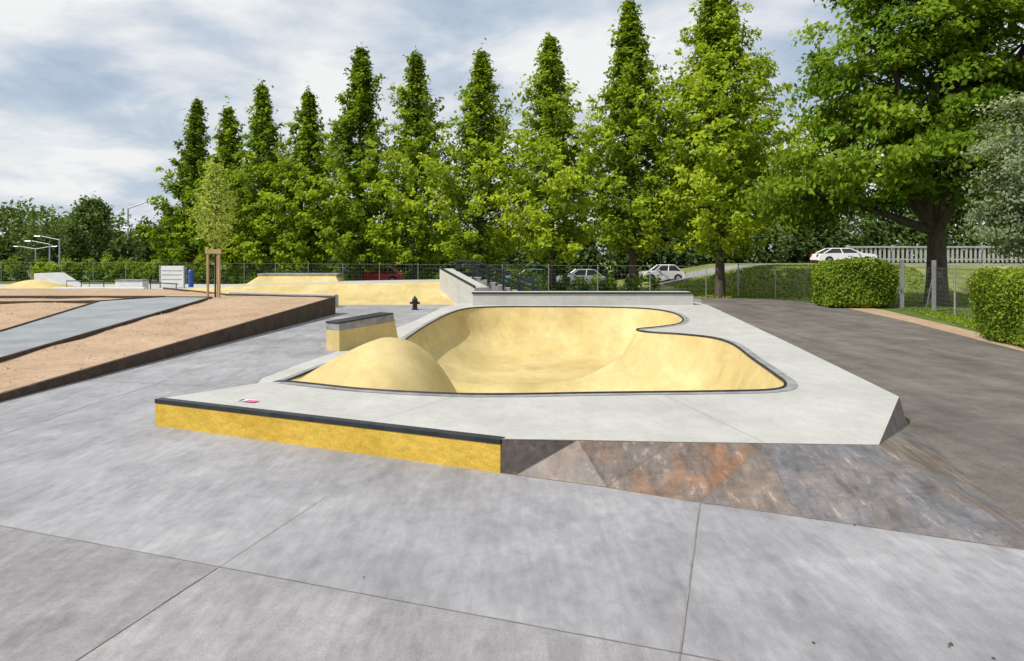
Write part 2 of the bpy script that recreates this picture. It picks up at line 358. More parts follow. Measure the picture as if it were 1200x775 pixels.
b=MB()
ns=8
for i in range(ns):
    x0=-2.2+i*.42; b.box(x0,x0+.42,43.2,45.4,-.01,1.35-i*.15,'band')
b.box(-3.3,-2.205,43.2,45.4,-.01,1.36,'band')
b.build('stairway')
b=MB()
for yy in (43.12,45.3):
    for dz in (.95,.6,.3):
        b.tube([(-3.2,yy,1.4+dz-.05),(-2.2,yy,1.35+dz),(1.2,yy,.15+dz),(1.7,yy,.15+dz)],.055 if dz>.9 else .035,'steel',8)
    for x in (-3.1,-2.2,-1.35,-.5,.35,1.2): 
        zb=1.35 if x<-2.1 else 1.35-(x+2.2)*.357
        b.tube([(x,yy,max(zb-.1,0)),(x,yy,zb+.95)],.045,'steel',8)
b.build('stair_handrail')

b=MB(); hc=(-4.68,37.0,0)
b.lathe(hc,[(.17,0),(.17,.04),(.12,.06),(.115,.38),(.15,.40),(.15,.45),(.13,.46),(.12,.52),(.085,.59),(.035,.62),(.035,.67),(.001,.68)],'iron',20)
b.tube([(hc[0]-.21,hc[1],.33),(hc[0]+.21,hc[1],.33)],.055,'iron',12)
b.tube([(hc[0]-.24,hc[1],.33),(hc[0]-.20,hc[1],.33)],.07,'iron',6); b.tube([(hc[0]+.20,hc[1],.33),(hc[0]+.24,hc[1],.33)],.07,'iron',6)
b.tube([(hc[0],hc[1],.30),(hc[0],hc[1]-.2,.30)],.07,'iron',12); b.tube([(hc[0],hc[1]-.19,.30),(hc[0],hc[1]-.23,.30)],.09,'iron',6)
b.build('fire_hydrant',smooth=False)

# ------------------------------------------------------------------ planted terraces on the left
def zt(x,y): return min(.73,.1+.0306*(y-13.8))
def dens(poly,step=1.0):
    out=[]
    for i in range(len(poly)):
        p=np.array(poly[i]);q=np.array(poly[(i+1)%len(poly)]); k=max(1,int(np.linalg.norm(q-p)/step))
        for j in range(k): out.append(tuple(p+(q-p)*j/k))
    return [(float(p[0]),float(p[1]),0) for p in out]
def gridpts(poly,step):
    xs_=[p[0] for p in poly];ys_=[p[1] for p in poly];o=[]
    for x in np.arange(min(xs_)+.1,max(xs_),step):
        for y in np.arange(min(ys_)+.1,max(ys_),step):
            if pip(x,y,poly): o.append((x+random.uniform(-.1,.1),y+random.uniform(-.1,.1),0))
    return o
soilp=[(-9.62,6),(-7.98,34.4),(-13.6,36.6),(-20,44),(-70,46),(-70,6)]
pr=lambda x,y: zt(x,y)+.035*math.sin(x*1.7+y*.6)*math.sin(y*1.3-x*.4)-.02
sheet('soil_bed',dens(soilp,1.2),[],'soil',pr,gridpts(soilp,.8),True)
pathp=[(-10.9,10),(-11.65,17.5),(-13.3,34.0),(-15.5,34.2),(-17.3,32.2),(-14.9,22.4),(-13.6,10)]
sheet('gravel_path',dens(pathp,1.2),[],'gravel',lambda x,y: zt(x,y)+.035,(),False)
b=MB()
def curb(pts,w,zadd,zlow,mat='corten',k=12):
    for (p,q) in zip(pts[:-1],pts[1:]):
        p=np.array(p,float);q=np.array(q,float); d_=(q-p)/np.linalg.norm(q-p); s=np.array((d_[1],-d_[0]))*w/2
        for j in range(k):
            a=p+(q-p)*j/k;c=p+(q-p)*(j+1)/k
            za=zt(*a)+zadd;zc=zt(*c)+zadd
            zl_=lambda P: -.01 if zlow is None else zt(*P)-zlow
            b.hexa([(*(a+s),zl_(a)),(*(c+s),zl_(c)),(*(c-s),zl_(c)),(*(a-s),zl_(a))],[(*(a+s),za),(*(c+s),zc),(*(c-s),zc),(*(a-s),za)],mat)
curb([(-9.60,6),(-7.95,34.4)],.09,.04,None)
curb([(-7.95,34.45),(-13.6,36.65),(-20,44.1)],.09,.06,None)
curb([(-10.9,10),(-11.65,17.5),(-13.3,34.0)],.08,.075,.1)
curb([(-13.6,10),(-14.9,22.4),(-17.3,32.2),(-15.5,34.25),(-13.3,34.05)],.08,.075,.1)
curb([(-17.3,32.2),(-30,30.5)],.08,.075,.1); curb([(-15.5,34.3),(-40,34.5)],.08,.09,.1)
b.build('steel_edging')
b=MB(); b.box(-50,-19.5,46.2,57,-.01,.5,'deck'); b.build('raised_concrete_pad')
b=MB(); vs=[];fs=[]
nx,ny=24,12
for j in range(ny+1):
    for i in range(nx+1):
        u=i/nx;v=j/ny
        zz=.5+.72*max(0,math.sin(math.pi*min(1,u*1.05)))**.8*max(0,math.sin(math.pi*v))**.6*(1-.35*u)
        vs.append((-32+u*4.6,47+v*3,zz))
for j in range(ny):
    for i in range(nx): a_=j*(nx+1)+i; fs.append((a_,a_+1,a_+nx+2,a_+nx+1))
b.add(vs,fs,'bowl'); b.build('skate_mound',smooth=True)
b=MB()
pr_=[(0,.5),(0,1.5),(.5,1.5)]+[(.5+1.8*math.sin(a_),.5+1.0*(1-math.sin(math.pi/2*min(1,a_/1.35)))) for a_ in np.linspace(.1,1.35,8)]
k=len(pr_); vs=[(-30+p_[0],48.2,p_[1]) for p_ in pr_]+[(-30+p_[0],50.6,p_[1]) for p_ in pr_]
b.add(vs,[tuple(range(k)),tuple(reversed(range(k,2*k)))]+[(i,(i+1)%k,k+(i+1)%k,k+i) for i in range(k)],'white')
b.build('quarter_pipe')
b=MB(); b.box(-28,-22.4,46.7,47.2,.5,.68,'white'); b.box(-24.6,-22.9,47.6,48.4,.5,1.05,'white'); b.box(-24.65,-22.85,47.55,48.45,1.05,1.12,'band'); b.build('grind_ledge',bevel=.01)
b=MB()
for x0 in (-27.6,-26.2):
    b.tube([(x0,47.6,.5),(x0,47.6,1.05),(x0+.9,47.6,1.05),(x0+.9,47.6,.5)],.035,'steel',8)
b.tube([(-22.6,47.8,.95),(-20.8,47.8,.85)],.035,'steel',8);b.tube([(-22.5,47.8,.5),(-22.5,47.8,.95)],.03,'steel',8);b.tube([(-20.9,47.8,.5),(-20.9,47.8,.85)],.03,'steel',8)
b.build('grind_rail')
b=MB()
b.box(-22.9,-21.4,50.0,50.06,.75,1.95,'white')
for x0 in (-22.95,-21.38): b.box(x0,x0+.06,49.97,50.08,.5,2.0,'galv')
for zz in (1.05,1.35,1.62): b.box(-22.8,-21.5,49.985,49.998,zz,zz+.04,'galv')
b.build('notice_board')
b=MB(); b.lathe((-20.9,50,.5),[(.14,0),(.16,.05),(.18,1.0),(.20,1.02),(.20,1.1),(.14,1.18),(.02,1.22)],'blue',16); b.build('waste_bin')

# ------------------------------------------------------------------ asphalt, verge, embankment, road
sheet('asphalt_path',[(5.2,-8,.004),(12,-8,.004),(13,10,.004),(13.9,20.9,.004),(15.6,30,.004),(16.6,37.7,.004),(16.6,42,.004),(15.6,46.8,.004),(11.5,47.0,.004),(9.2,36.5,.004),(8.82,34.5,.004),(7.02,19.4,.004),(6.12,12,.004),(4.74,6.69,.004)],[],'asphalt')
sheet('soil_verge',[(12,-8,.002),(14.6,-8,.002),(14.6,20,.002),(16.2,28,.002),(17.9,37,.002),(17.9,38.5,.002),(16.8,42,.002),(15,42,.002),(12.5,20,.002)],[],'soil')
ss=lambda t:(lambda u:u*u*(3-2*u))(max(0,min(1,t)))
def zem(x,y): return 1.86*ss((y-50)/9.5)*ss((x-9)/12)
vs=[];fs=[]; X=list(np.linspace(8.9,60,44))+[90,150,300]; Y=list(np.linspace(46,62,30))+[70,90,140,300]
for y in Y:
    for x in X: vs.append((x,y,zem(x,y)-.004+ (.03*math.sin(x*2.1+y)*math.sin(y*1.7) if zem(x,y)>.05 and y<60 else 0)))
nx=len(X)
for j in range(len(Y)-1):
    for i in range(nx-1): a_=j*nx+i; fs.append((a_,a_+1,a_+nx+1,a_+nx))
b=MB(); b.add(vs,fs,'dry'); b.build('grass_embankment',smooth=True)
b=MB(); X=list(np.linspace(12,60,30))+[90,200]; vs=[];fs=[]
for y in (61,64.5,68):
    for x in X: vs.append((x,y,zem(x,y)+.02))
nx=len(X)
for j in range(2):
    for i in range(nx-1): a_=j*nx+i; fs.append((a_,a_+1,a_+nx+1,a_+nx))
b.add(vs,fs,'band')
for i in range(nx-1):
    a_=X[i];c=X[i+1]; z0=zem(a_,61);z1=zem(c,61)
    b.hexa([(a_,60.8,z0),(c,60.8,z1),(c,61,z1),(a_,61,z0)],[(a_,60.8,z0+.14),(c,60.8,z1+.14),(c,61,z1+.14),(a_,61,z0+.14)],'pale')
b.build('road')
b=MB()
for x in np.arange(31,62,.42): b.box(x,x+.2,71.0,71.06,2.0,3.35,'pale')
b.box(30.9,62,71.07,71.14,2.2,2.35,'pale'); b.box(30.9,62,70.9,70.99,3.35,3.5,'pale')
for x in np.arange(31,62,4.2): b.box(x,x+.25,71.15,71.3,1.8,3.6,'pale')
b.build('slatted_fence')

# ------------------------------------------------------------------ cars
def car(name,loc,rot,col,L=4.3,W=1.75,H=1.45,van=False):
    body=paint(name+'_paint',col); b=MB()
    l=L/2
    low=[(-l,.32),(-l+.02,.62),(-l+.12,.84),(-l*.45,.93),(l*.5,.93),(l-.18,.86),(l-.03,.66),(l,.34),(l-.15,.24),(-l+.15,.24)]
    if van: low[3]=(-l*.62,.98); low[4]=(l*.9,1.0)
    k=len(low); w=W/2
    vs=[]
    for yy,s in ((-w,.975),(-w+.07,1.0),(w-.07,1.0),(w,.975)):
        for x,z_ in low: vs.append((x*s,yy,.56+(z_-.56)*(s if s==1 else .94)))
    fs=[tuple(range(k)),tuple(reversed(range(3*k,4*k)))]
    for r_ in range(3):
        for i in range(k): fs.append((r_*k+i,r_*k+(i+1)%k,(r_+1)*k+(i+1)%k,(r_+1)*k+i))
    b.add(vs,[tuple(reversed(f)) for f in fs],body)
    if van: gb=[-l*.62,l*.93];gt=[-l*.38,l*.88]
    else: gb=[-l*.48,l*.80];gt=[-l*.12,l*.50]
    zb,zt_=.90,H-.05; wi=w-.04; wt=w-.22
    b.hexa([(gb[0],-wi,zb),(gb[1],-wi,zb),(gb[1],wi,zb),(gb[0],wi,zb)],[(gt[0],-wt,zt_),(gt[1],-wt,zt_),(gt[1],wt,zt_),(gt[0],wt,zt_)],'glass')
    b.hexa([(gt[0]-.05,-wt-.02,zt_),(gt[1]+.05,-wt-.02,zt_),(gt[1]+.05,wt+.02,zt_),(gt[0]-.05,wt+.02,zt_)],[(gt[0]+.1,-wt+.12,H),(gt[1]-.1,-wt+.12,H),(gt[1]-.1,wt-.12,H),(gt[0]+.1,wt-.12,H)],body)
    for sy in (-1,1):
        for xb,xt in ((gb[0],gt[0]),(gb[1],gt[1]),((gb[0]+gb[1])/2,(gt[0]+gt[1])/2+.05)):
            b.tube([(xb,sy*(wi+.004),zb),(xt,sy*(wt+.004),zt_+.01)],.045,body,6)
        for x in (-l*.64,l*.62):
            b.tube([(x,sy*(w-.2),.32),(x,sy*(w+.005),.32)],.36,'rubber',20)
            b.tube([(x,sy*(w-.2),.32),(x,sy*(w+.02),.32)],.315,'rubber',20)
            b.tube([(x,sy*(w-.1),.32),(x,sy*(w+.03),.32)],.19,'galv',12)
        b.box(-l-.005,-l+.12,sy*w*.72-.18,sy*w*.72+.18,.60,.74,'lamp'); b.box(l-.14,l+.005,sy*w*.76-.14,sy*w*.76+.14,.62,.82,'redlamp')
        b.box(gb[0]+.25,gb[0]+.4,sy*(w+.08)-.09,sy*(w+.08)+.09,.92,1.04,body)
    b.box(-l-.015,l+.015,-w*.85,w*.85,.25,.36,'rubber')
    return b.build(name,loc=loc,rotz=rot)
car('parked_car',(-11.4,65.5,.25),.0,(.8,.02,.025))
car('parked_car',(-7.9,68.5,.1),.1,(.03,.035,.05))
car('parked_car',(1.6,67.2,0),.15,(.14,.30,.46))
car('parked_car',(5.9,66.4,0),.1,(.35,.42,.46))
car('parked_car',(-17,72,.1),.1,(.35,.36,.38))
car('parked_car',(12.6,64.5,zem(12.6,64.5)+.02),.1,(.7,.7,.7),3.6,1.7,1.45)
car('white_car',(27.6,64,1.9),math.pi,(.85,.85,.85),4.9,1.8,1.35)

# ------------------------------------------------------------------ fences
def meshfence(name,pts,Hh=2.0,post=3.0,mesh_step=.2,rows=8,zb=lambda x,y:0,pm='galv',pr_=.03,wr=.006,rail=.014):
    b=MB()
    for (p,q) in zip(pts[:-1],pts[1:]):
        p=np.array(p,float);q=np.array(q,float);Ln=np.linalg.norm(q-p); npn=max(1,round(Ln/post))
        for i in range(npn+1):
            a_=p+(q-p)*i/npn; z0=zb(*a_); b.tube([(a_[0],a_[1],z0-.05),(a_[0],a_[1],z0+Hh+.05)],pr_,pm,6)
        nw=int(Ln/mesh_step)
        for i in range(nw):
            a_=p+(q-p)*i/nw; z0=zb(*a_); b.tube([(a_[0],a_[1],z0+.05),(a_[0],a_[1],z0+Hh)],wr,'wire',3,cap=False)
        for i in range(npn):
            a_=p+(q-p)*i/npn;c=p+(q-p)*(i+1)/npn
            for r_ in range(rows+1):
                z0=.08+(Hh-.1)*r_/rows; rad=rail if r_ in (0,rows) else wr
                b.tube([(a_[0],a_[1],zb(*a_)+z0),(c[0],c[1],zb(*c)+z0)],rad,'wire',4,cap=False)
    return b.build(name)
meshfence('wire_mesh_fence',[(-52,74),(-31,67.5),(11.5,45.5)],2.0,3.4,.25,7,pr_=.024,wr=.0035)
meshfence('wire_mesh_fence',[(14.2,48.2),(19.6,43.5),(19.2,37.9),(19.5,35.6),(18.9,31),(18.2,26)],2.05,2.6,.12,10,pr_=.04,wr=.006)
b=MB()
for x,y in ((19.15,37.7),(19.45,35.4)):
    b.box(x-.07,x+.07,y-.07,y+.07,0,2.4,'galv'); b.tube([(x,y,1.9),(x+.0,y+.7,0)],.03,'galv',6)
b.build('gate_post')

# ------------------------------------------------------------------ foliage
def tubes_np(segs,n=6):
    vs=[];fs=[]
    for (p0,p1,r0,r1) in segs:
        p0=np.array(p0,float);p1=np.array(p1,float);d_=p1-p0;d_=d_/(np.linalg.norm(d_)+1e-9)
        up=np.array((0,0,1.)) if abs(d_[2])<.9 else np.array((1.,0,0)); u=np.cross(d_,up);u/=np.linalg.norm(u);w=np.cross(d_,u)
        o=len(vs)
        for (pp,r) in ((p0,r0),(p1,r1)):
            for k in range(n):
                a_=2*math.pi*k/n; vs.append(pp+(u*math.cos(a_)+w*math.sin(a_))*r)
        for k in range(n): fs.append((o+k,o+(k+1)%n,o+n+(k+1)%n,o+n+k))
    return np.array(vs).reshape(-1,3),np.array(fs,dtype=np.int64).reshape(-1,4)
def foliage_obj(name,C,S,T,cen,leafm,segs=(),woodmat='bark',updir=.5,outw=.7):
    n=len(C)
    out=C-cen; out/= (np.linalg.norm(out,axis=1,keepdims=True)+1e-6)
    N_=out*outw+rng.normal(size=(n,3))*.55+np.array((0,0,updir)); N_/=np.linalg.norm(N_,axis=1,keepdims=True)
    R=rng.normal(size=(n,3)); t_=np.cross(N_,R); t_/=np.linalg.norm(t_,axis=1,keepdims=True); b_=np.cross(N_,t_)
    s=S[:,None]
    V=np.stack([C+t_*s,C+b_*s*.55+N_*s*.12,C-t_*s,C-b_*s*.55+N_*s*.12],1).reshape(-1,3)
    F=np.arange(n*4).reshape(-1,4)
    tint=np.repeat(T,4)
    mi=np.zeros(n,dtype=np.int32)
    if len(segs):
        wv,wf=tubes_np(segs); F=np.concatenate([F,wf+len(V)]); V=np.concatenate([V,wv]); tint=np.concatenate([tint,np.zeros(len(wv))]); mi=np.concatenate([mi,np.ones(len(wf),dtype=np.int32)])
    me=bpy.data.meshes.new(name)
    me.vertices.add(len(V)); me.vertices.foreach_set('co',V.astype(np.float32).ravel())
    me.loops.add(F.size); me.loops.foreach_set('vertex_index',F.astype(np.int32).ravel())
    me.polygons.add(len(F)); me.polygons.foreach_set('loop_start',np.arange(0,F.size,4,dtype=np.int32))
    me.materials.append(leafm); me.materials.append(M[woodmat])
    me.polygons.foreach_set('material_index',mi)
    me.update(calc_edges=True); me.validate()
    at=me.attributes.new('tint','FLOAT','POINT'); at.data.foreach_set('value',np.clip(tint,0,1).astype(np.float32))
    ob=bpy.data.objects.new(name,me); COL.objects.link(ob); return ob

def cone_tree(name,x,y,H,R,base,nb=150,lp=120,leaf=.17,prof=None,mat='leaf',trunk=.22,bright=.0):
    q=rng.uniform(.88,1.12,9)
    prof=prof or [(0,.6),(.1,.92*q[0]),(.26,1.0),(.40,.93*q[1]),(.52,.70*q[2]),(.64,.44*q[3]),(.76,.31*q[4]),(.87,.18*q[5]),(.95,.08),(1,.03)]
    px_=[p_[0] for p_ in prof];py_=[p_[1] for p_ in prof]
    segs=[];C=[];T=[]
    k=8; pts=[]
    lx,ly=rng.normal()*.25,rng.normal()*.25
    for i in range(k+1): pts.append((x+lx*(i/k)**2+rng.normal()*.12*i/k,y+ly*(i/k)**2,H*.97*i/k))
    for i in range(k): segs.append((pts[i],pts[i+1],trunk*(1-i/k)**.8+.02+(.08 if i==0 else 0),trunk*(1-(i+1)/k)**.8+.02))
    lob=rng.uniform(.65,1.22,7)
    for i in range(nb):
        tt=((i+rng.random())/nb)**.92; az=i*2.39996+rng.normal()*.35
        r=R*np.interp(tt,px_,py_)*rng.uniform(.55,1.22)*lob[int((az%6.283)/6.284*7)]**(.6)
        if rng.random()<.10: r*=1.3
        z0=base+(H-base)*tt; el=math.radians(rng.uniform(5,30)+36*tt)
        dirv=np.array((math.cos(az)*math.cos(el),math.sin(az)*math.cos(el),math.sin(el)))
        Lb=r/math.cos(el)*.92 if tt<.93 else r*1.6
        st=np.array((x+lx*tt*tt,y+ly*tt*tt,z0-Lb*math.sin(el)*.55)); st[2]=max(st[2],base*.8)
        en=st+dirv*Lb
        segs.append((st,st+(en-st)*.75,.045*(1-tt)+.015,.01))
        nc=5+int(Lb*1.5); tb=rng.normal()*.11
        per=max(8,int(lp*(Lb/R+.25)/nc*1.0))
        for c_ in range(nc):
            s=.25+.8*(c_+rng.random())/nc
            cc=st+(en-st)*s+rng.normal(size=3)*np.array((.22,.22,.14))*Lb*.42*(1.1-s*.5)
            sg=.13+.15*rng.random()
            P_=cc+rng.normal(size=(per,3))*np.array((sg,sg,sg*.65))
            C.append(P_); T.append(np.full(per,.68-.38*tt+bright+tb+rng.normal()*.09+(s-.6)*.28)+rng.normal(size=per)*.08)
    P_=np.array((x+lx,y+ly,H*.97))+rng.normal(size=(50,3))*np.array((.10,.10,.55)); C.append(P_);T.append(np.full(50,.3))
    C=np.concatenate(C);T=np.concatenate(T)
    cen=np.stack([np.full(len(C),x),np.full(len(C),y),C[:,2]-1.0],1)
    S=rng.uniform(.65,1.25,len(C))*leaf
    return foliage_obj(name,C,S,T,cen,M[mat],segs)
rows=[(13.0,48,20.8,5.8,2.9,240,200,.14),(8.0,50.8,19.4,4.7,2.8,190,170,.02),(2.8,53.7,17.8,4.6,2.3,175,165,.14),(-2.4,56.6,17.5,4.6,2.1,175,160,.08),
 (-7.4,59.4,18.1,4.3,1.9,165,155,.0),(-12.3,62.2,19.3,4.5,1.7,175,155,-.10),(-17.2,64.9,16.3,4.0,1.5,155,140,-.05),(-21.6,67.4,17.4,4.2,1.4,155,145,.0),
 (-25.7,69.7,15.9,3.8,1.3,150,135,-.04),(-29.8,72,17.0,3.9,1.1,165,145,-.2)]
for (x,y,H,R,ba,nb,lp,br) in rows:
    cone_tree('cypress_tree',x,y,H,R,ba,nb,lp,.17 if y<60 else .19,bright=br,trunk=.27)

def crown_tree(name,x,y,blobs,trunk,zfork,nclump,per,leaf,mat,sig=.55,tb=.5,tilt=(0,0)):
    C=[];T=[];segs=[]
    fx,fy=x+tilt[0],y+tilt[1]
    segs.append(((x,y,-.1),(x+tilt[0]*.3,y,zfork*.4),trunk*1.25,trunk)); segs.append(((x+tilt[0]*.3,y,zfork*.4),(fx,fy,zfork),trunk,trunk*.85))
    vol=np.array([b_[3]*b_[4]*b_[5] for b_ in blobs])**.67; vol/=vol.sum()
    for bl,vv in zip(blobs,vol):
        c0=np.array(bl[:3]);rr=np.array(bl[3:])
        mid=(np.array((fx,fy,zfork))+c0)/2+rng.normal(size=3)*.4
        segs.append(((fx,fy,zfork-.2),mid,trunk*.55,trunk*.35)); segs.append((mid,c0,trunk*.35,trunk*.15))
        for i in range(int(nclump*vv)):
            u=rng.normal(size=3);u/=np.linalg.norm(u); rad=rng.uniform(.55,1.08)
            if u[2]<-.5: rad*=.85
            cc=c0+u*rr*rad
            if i%4==0: segs.append((c0+u*rr*.1,cc,.07,.02))
            sg=sig*rng.uniform(.6,1.2); k=int(per*rng.uniform(.6,1.3))
            C.append(cc+rng.normal(size=(k,3))*np.array((sg,sg,sg*.5)))
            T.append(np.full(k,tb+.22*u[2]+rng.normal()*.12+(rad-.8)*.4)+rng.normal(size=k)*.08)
    C=np.concatenate(C);T=np.concatenate(T)
    cen=np.tile(np.array((x,y,np.mean([b_[2] for b_ in blobs]))),(len(C),1))
    return foliage_obj(name,C,rng.uniform(.65,1.25,len(C))*leaf,T,cen,M[mat],segs)
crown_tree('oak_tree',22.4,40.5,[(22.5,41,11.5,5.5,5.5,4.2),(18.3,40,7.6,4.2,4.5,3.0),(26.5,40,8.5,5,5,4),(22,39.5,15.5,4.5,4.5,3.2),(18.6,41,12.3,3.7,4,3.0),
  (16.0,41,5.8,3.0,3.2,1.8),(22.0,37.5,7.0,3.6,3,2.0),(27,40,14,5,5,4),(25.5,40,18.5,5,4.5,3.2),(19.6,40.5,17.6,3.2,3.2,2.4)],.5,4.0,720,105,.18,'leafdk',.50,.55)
crown_tree('willow_tree',19.6,28.5,[(19.0,28.5,6.0,1.9,2.2,2.6),(20.3,28,8,1.8,2,1.6),(18.6,28.3,3.8,1.4,1.6,1.5),(20.8,28,4.5,2.2,2.2,2.5)],.16,2.0,260,110,.085,'leafgy',.34,.55)
crown_tree('maple_tree',26,84,[(22,84,9,6,4,5),(30,84,10,6,5,6),(15,84,8,5,4,4.5)],.3,3.5,170,90,.32,'leaf',.8,.3)
crown_tree('maple_tree',46,82,[(40,82,11,6,5,6),(48,82,12,7,5,7),(56,84,11,6,5,6)],.35,4.0,190,90,.32,'leafdk',.85,.35)

def stake_tree():
    b=MB(); x,y=-13.6,35.2; z0=.7
    for dx_,dy_ in ((-.26,-.2),(.26,-.2),(0,.3)):
        b.tube([(x+dx_,y+dy_,z0-.2),(x+dx_,y+dy_,z0+2.25)],.06,'wood',8)
    b.box(x-.36,x+.36,y-.28,y-.20,z0+2.0,z0+2.2,'wood'); b.box(x-.34,x-.02,y-.15,y-.11,z0+1.5,z0+1.6,'wood')
    b.build('tree_stake')
    C=[];T=[];segs=[((x,y,z0-.2),(x,y,z0+3),.04,.03),((x,y,z0+3),(x+.05,y,6.4),.03,.01)]
    for i in range(40):
        zz=3.0+3.5*(i/40); r=.6*math.sin(math.pi*min(1,.15+.85*i/40))+.1; az=i*2.4
        e=np.array((x+math.cos(az)*r,y+math.sin(az)*r,zz+.3)); segs.append(((x,y,zz-.2),e,.012,.005))
        C.append(e+rng.normal(size=(36,3))*.16);T.append(rng.uniform(.5,1.0,36))
    C=np.concatenate(C);T=np.concatenate(T)
    foliage_obj('young_tree',C,rng.uniform(.06,.11,len(C)),T,np.tile(np.array((x,y,4.5)),(len(C),1)),M['leafyg'],segs)
stake_tree()

def hedge(name,cx,cy,lx,ly,h,rot,n,leaf=.06):
    cr,sr=math.cos(rot),math.sin(rot)
    areas=[lx*ly,lx*h,lx*h,ly*h,ly*h]; pr2=np.array(areas)/sum(areas)
    ch=rng.choice(5,size=n,p=pr2); u=rng.uniform(-.5,.5,n);v=rng.uniform(-.5,.5,n);w=rng.random(n)
    X=np.where(ch==3,-lx/2,np.where(ch==4,lx/2,u*lx)); Yy=np.where(ch==1,-ly/2,np.where(ch==2,ly/2,v*ly)); Z=np.where(ch==0,h,w*h)
    bump=.09*np.sin(X*2.3+Z*3)+.07*np.sin(Yy*3.1+X*1.4+Z*2)
    k=np.stack([X/(lx/2),Yy/(ly/2),(Z-h/2)/(h/2)],1); nr=(np.abs(k)**6).sum(1)**(1/6)
    X/=nr;Yy/=nr;Z=(Z-h/2)/nr+h/2+.0
    rr=(1+rng.normal(size=n)*.04+bump*.5)
    X=X*rr+rng.normal(size=n)*.05;Yy=Yy*rr+rng.normal(size=n)*.05;Z=Z*(1+(rr-1)*.7)+rng.normal(size=n)*.05
    C=np.stack([cx+X*cr-Yy*sr,cy+X*sr+Yy*cr,np.maximum(Z,.02)],1)
    T=.5+bump*1.4+rng.normal(size=n)*.18
    ob=foliage_obj(name,C,rng.uniform(.7,1.3,n)*leaf,T,np.tile(np.array((cx,cy,h*.4)),(n,1)),M['leafhedge'],(),updir=.3)
    bb=MB()
    hx,hy=lx/2-.3,ly/2-.3
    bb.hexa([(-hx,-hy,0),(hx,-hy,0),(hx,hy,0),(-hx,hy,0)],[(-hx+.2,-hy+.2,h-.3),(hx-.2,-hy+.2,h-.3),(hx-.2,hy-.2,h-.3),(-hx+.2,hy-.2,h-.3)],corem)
    c=bb.build('hedge_dark_core',loc=(cx,cy,0),rotz=rot); c.parent=ob  # solid dark block added inside the hedge, behind the leaf cards
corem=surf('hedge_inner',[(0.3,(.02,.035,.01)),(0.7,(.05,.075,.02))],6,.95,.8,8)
hedge('clipped_hedge',17.4,39.2,3.2,2.5,2.25,0,28000,.075)
hedge('clipped_hedge',15.9,21.9,3.1,5.3,2.1,-.13,46000,.05)

def mass(name,blobs,n,leaf,mat='leaffar',tb=.5):
    C=[];T=[]
    vol=np.array([b_[3]*b_[5] for b_ in blobs]);vol=vol/vol.sum()
    for bl,vv in zip(blobs,vol):
        k=int(n*vv); nc=max(6,k//60); u=rng.normal(size=(nc,3));u/=np.linalg.norm(u,axis=1,keepdims=True); u[:,1]=-np.abs(u[:,1])
        rr=np.array(bl[3:]); cc=np.array(bl[:3])+u*rr*rng.uniform(.6,1.1,(nc,1))
        idx=rng.integers(0,nc,k); sg=min(bl[3],bl[5])*.16
        C.append(cc[idx]+rng.normal(size=(k,3))*sg); T.append((tb+rng.normal()*.12+u[:,2]*.25+rng.normal(size=nc)*.1)[idx]+rng.normal(size=k)*.07)
    C=np.concatenate(C);T=np.concatenate(T); C[:,2]=np.maximum(C[:,2],.05)
    return foliage_obj(name,C,rng.uniform(.7,1.3,len(C))*leaf,T,np.tile(np.array((0,200,-5)),(len(C),1)),M[mat],(),outw=0.2,updir=.6)
bl=[]
for x in np.arange(-44,70,3.6):
    hh=rng.uniform(2.2,4.2) if x<12 else rng.uniform(3,5)
    bl.append((x,80+rng.uniform(-2,2)+max(0,-x)*.25,hh*.8,3.2,2.5,hh))
mass('distant_trees',bl,60000,.30,tb=.4)
bl=[]
for x in np.arange(-190,-72,5):
    hh=rng.uniform(5,7.0)+(2.2 if x<-88 else 0); bl.append((x,150+rng.uniform(-12,12),hh*.6,6.5,5,hh*.75))
for x in np.arange(-85,140,9):
    hh=rng.uniform(4,7); bl.append((x,150+rng.uniform(-10,10),hh*.6,7,5,hh))
mass('distant_trees',bl,75000,.50,tb=.45)
mass('distant_trees',[(-59,108,5.2,3.2,3,4.6),(-58.5,108,8.2,1.8,2,2.6),(-66,112,3.5,4,3,3.2),(-50,108,3.0,3.6,3,2.8),(-44,104,2.4,3.4,3,2.4),(-36,98,3.5,3.5,3,4)],20000,.26,tb=.55)
bl=[(x,76+rng.uniform(-1,1)+(-x-30)*.2,.9,1.8,1.5,1.0+rng.random()*.5) for x in np.arange(-66,-30,2.3)]
mass('shrub_row',bl,22000,.15,mat='leaf',tb=.3)
bl=[(x,60.5-(x+10)*.5+rng.uniform(-.5,.5),.4,1.3,.9,.8+rng.random()*.5) for x in np.arange(-28,9,1.6) if not (-13.5<x<-8.5)]
mass('shrub_row',bl,26000,.11,mat='leafdk',tb=.35)
n=16000; gx=rng.uniform(12,30,n); gy=rng.uniform(40,60,n)
zz=np.array([zem(a_,c_) for a_,c_ in zip(gx,gy)])+.05
ok=~((gx<17.5)&(gy<47.5)); gx=gx[ok];gy=gy[ok];zz=zz[ok]
foliage_obj('grass_tufts',np.stack([gx,gy,zz],1),rng.uniform(.05,.13,len(gx)),rng.uniform(.2,.9,len(gx)),np.stack([gx,gy,zz-1],1),M['leafhedge'],(),updir=-.3,outw=0)
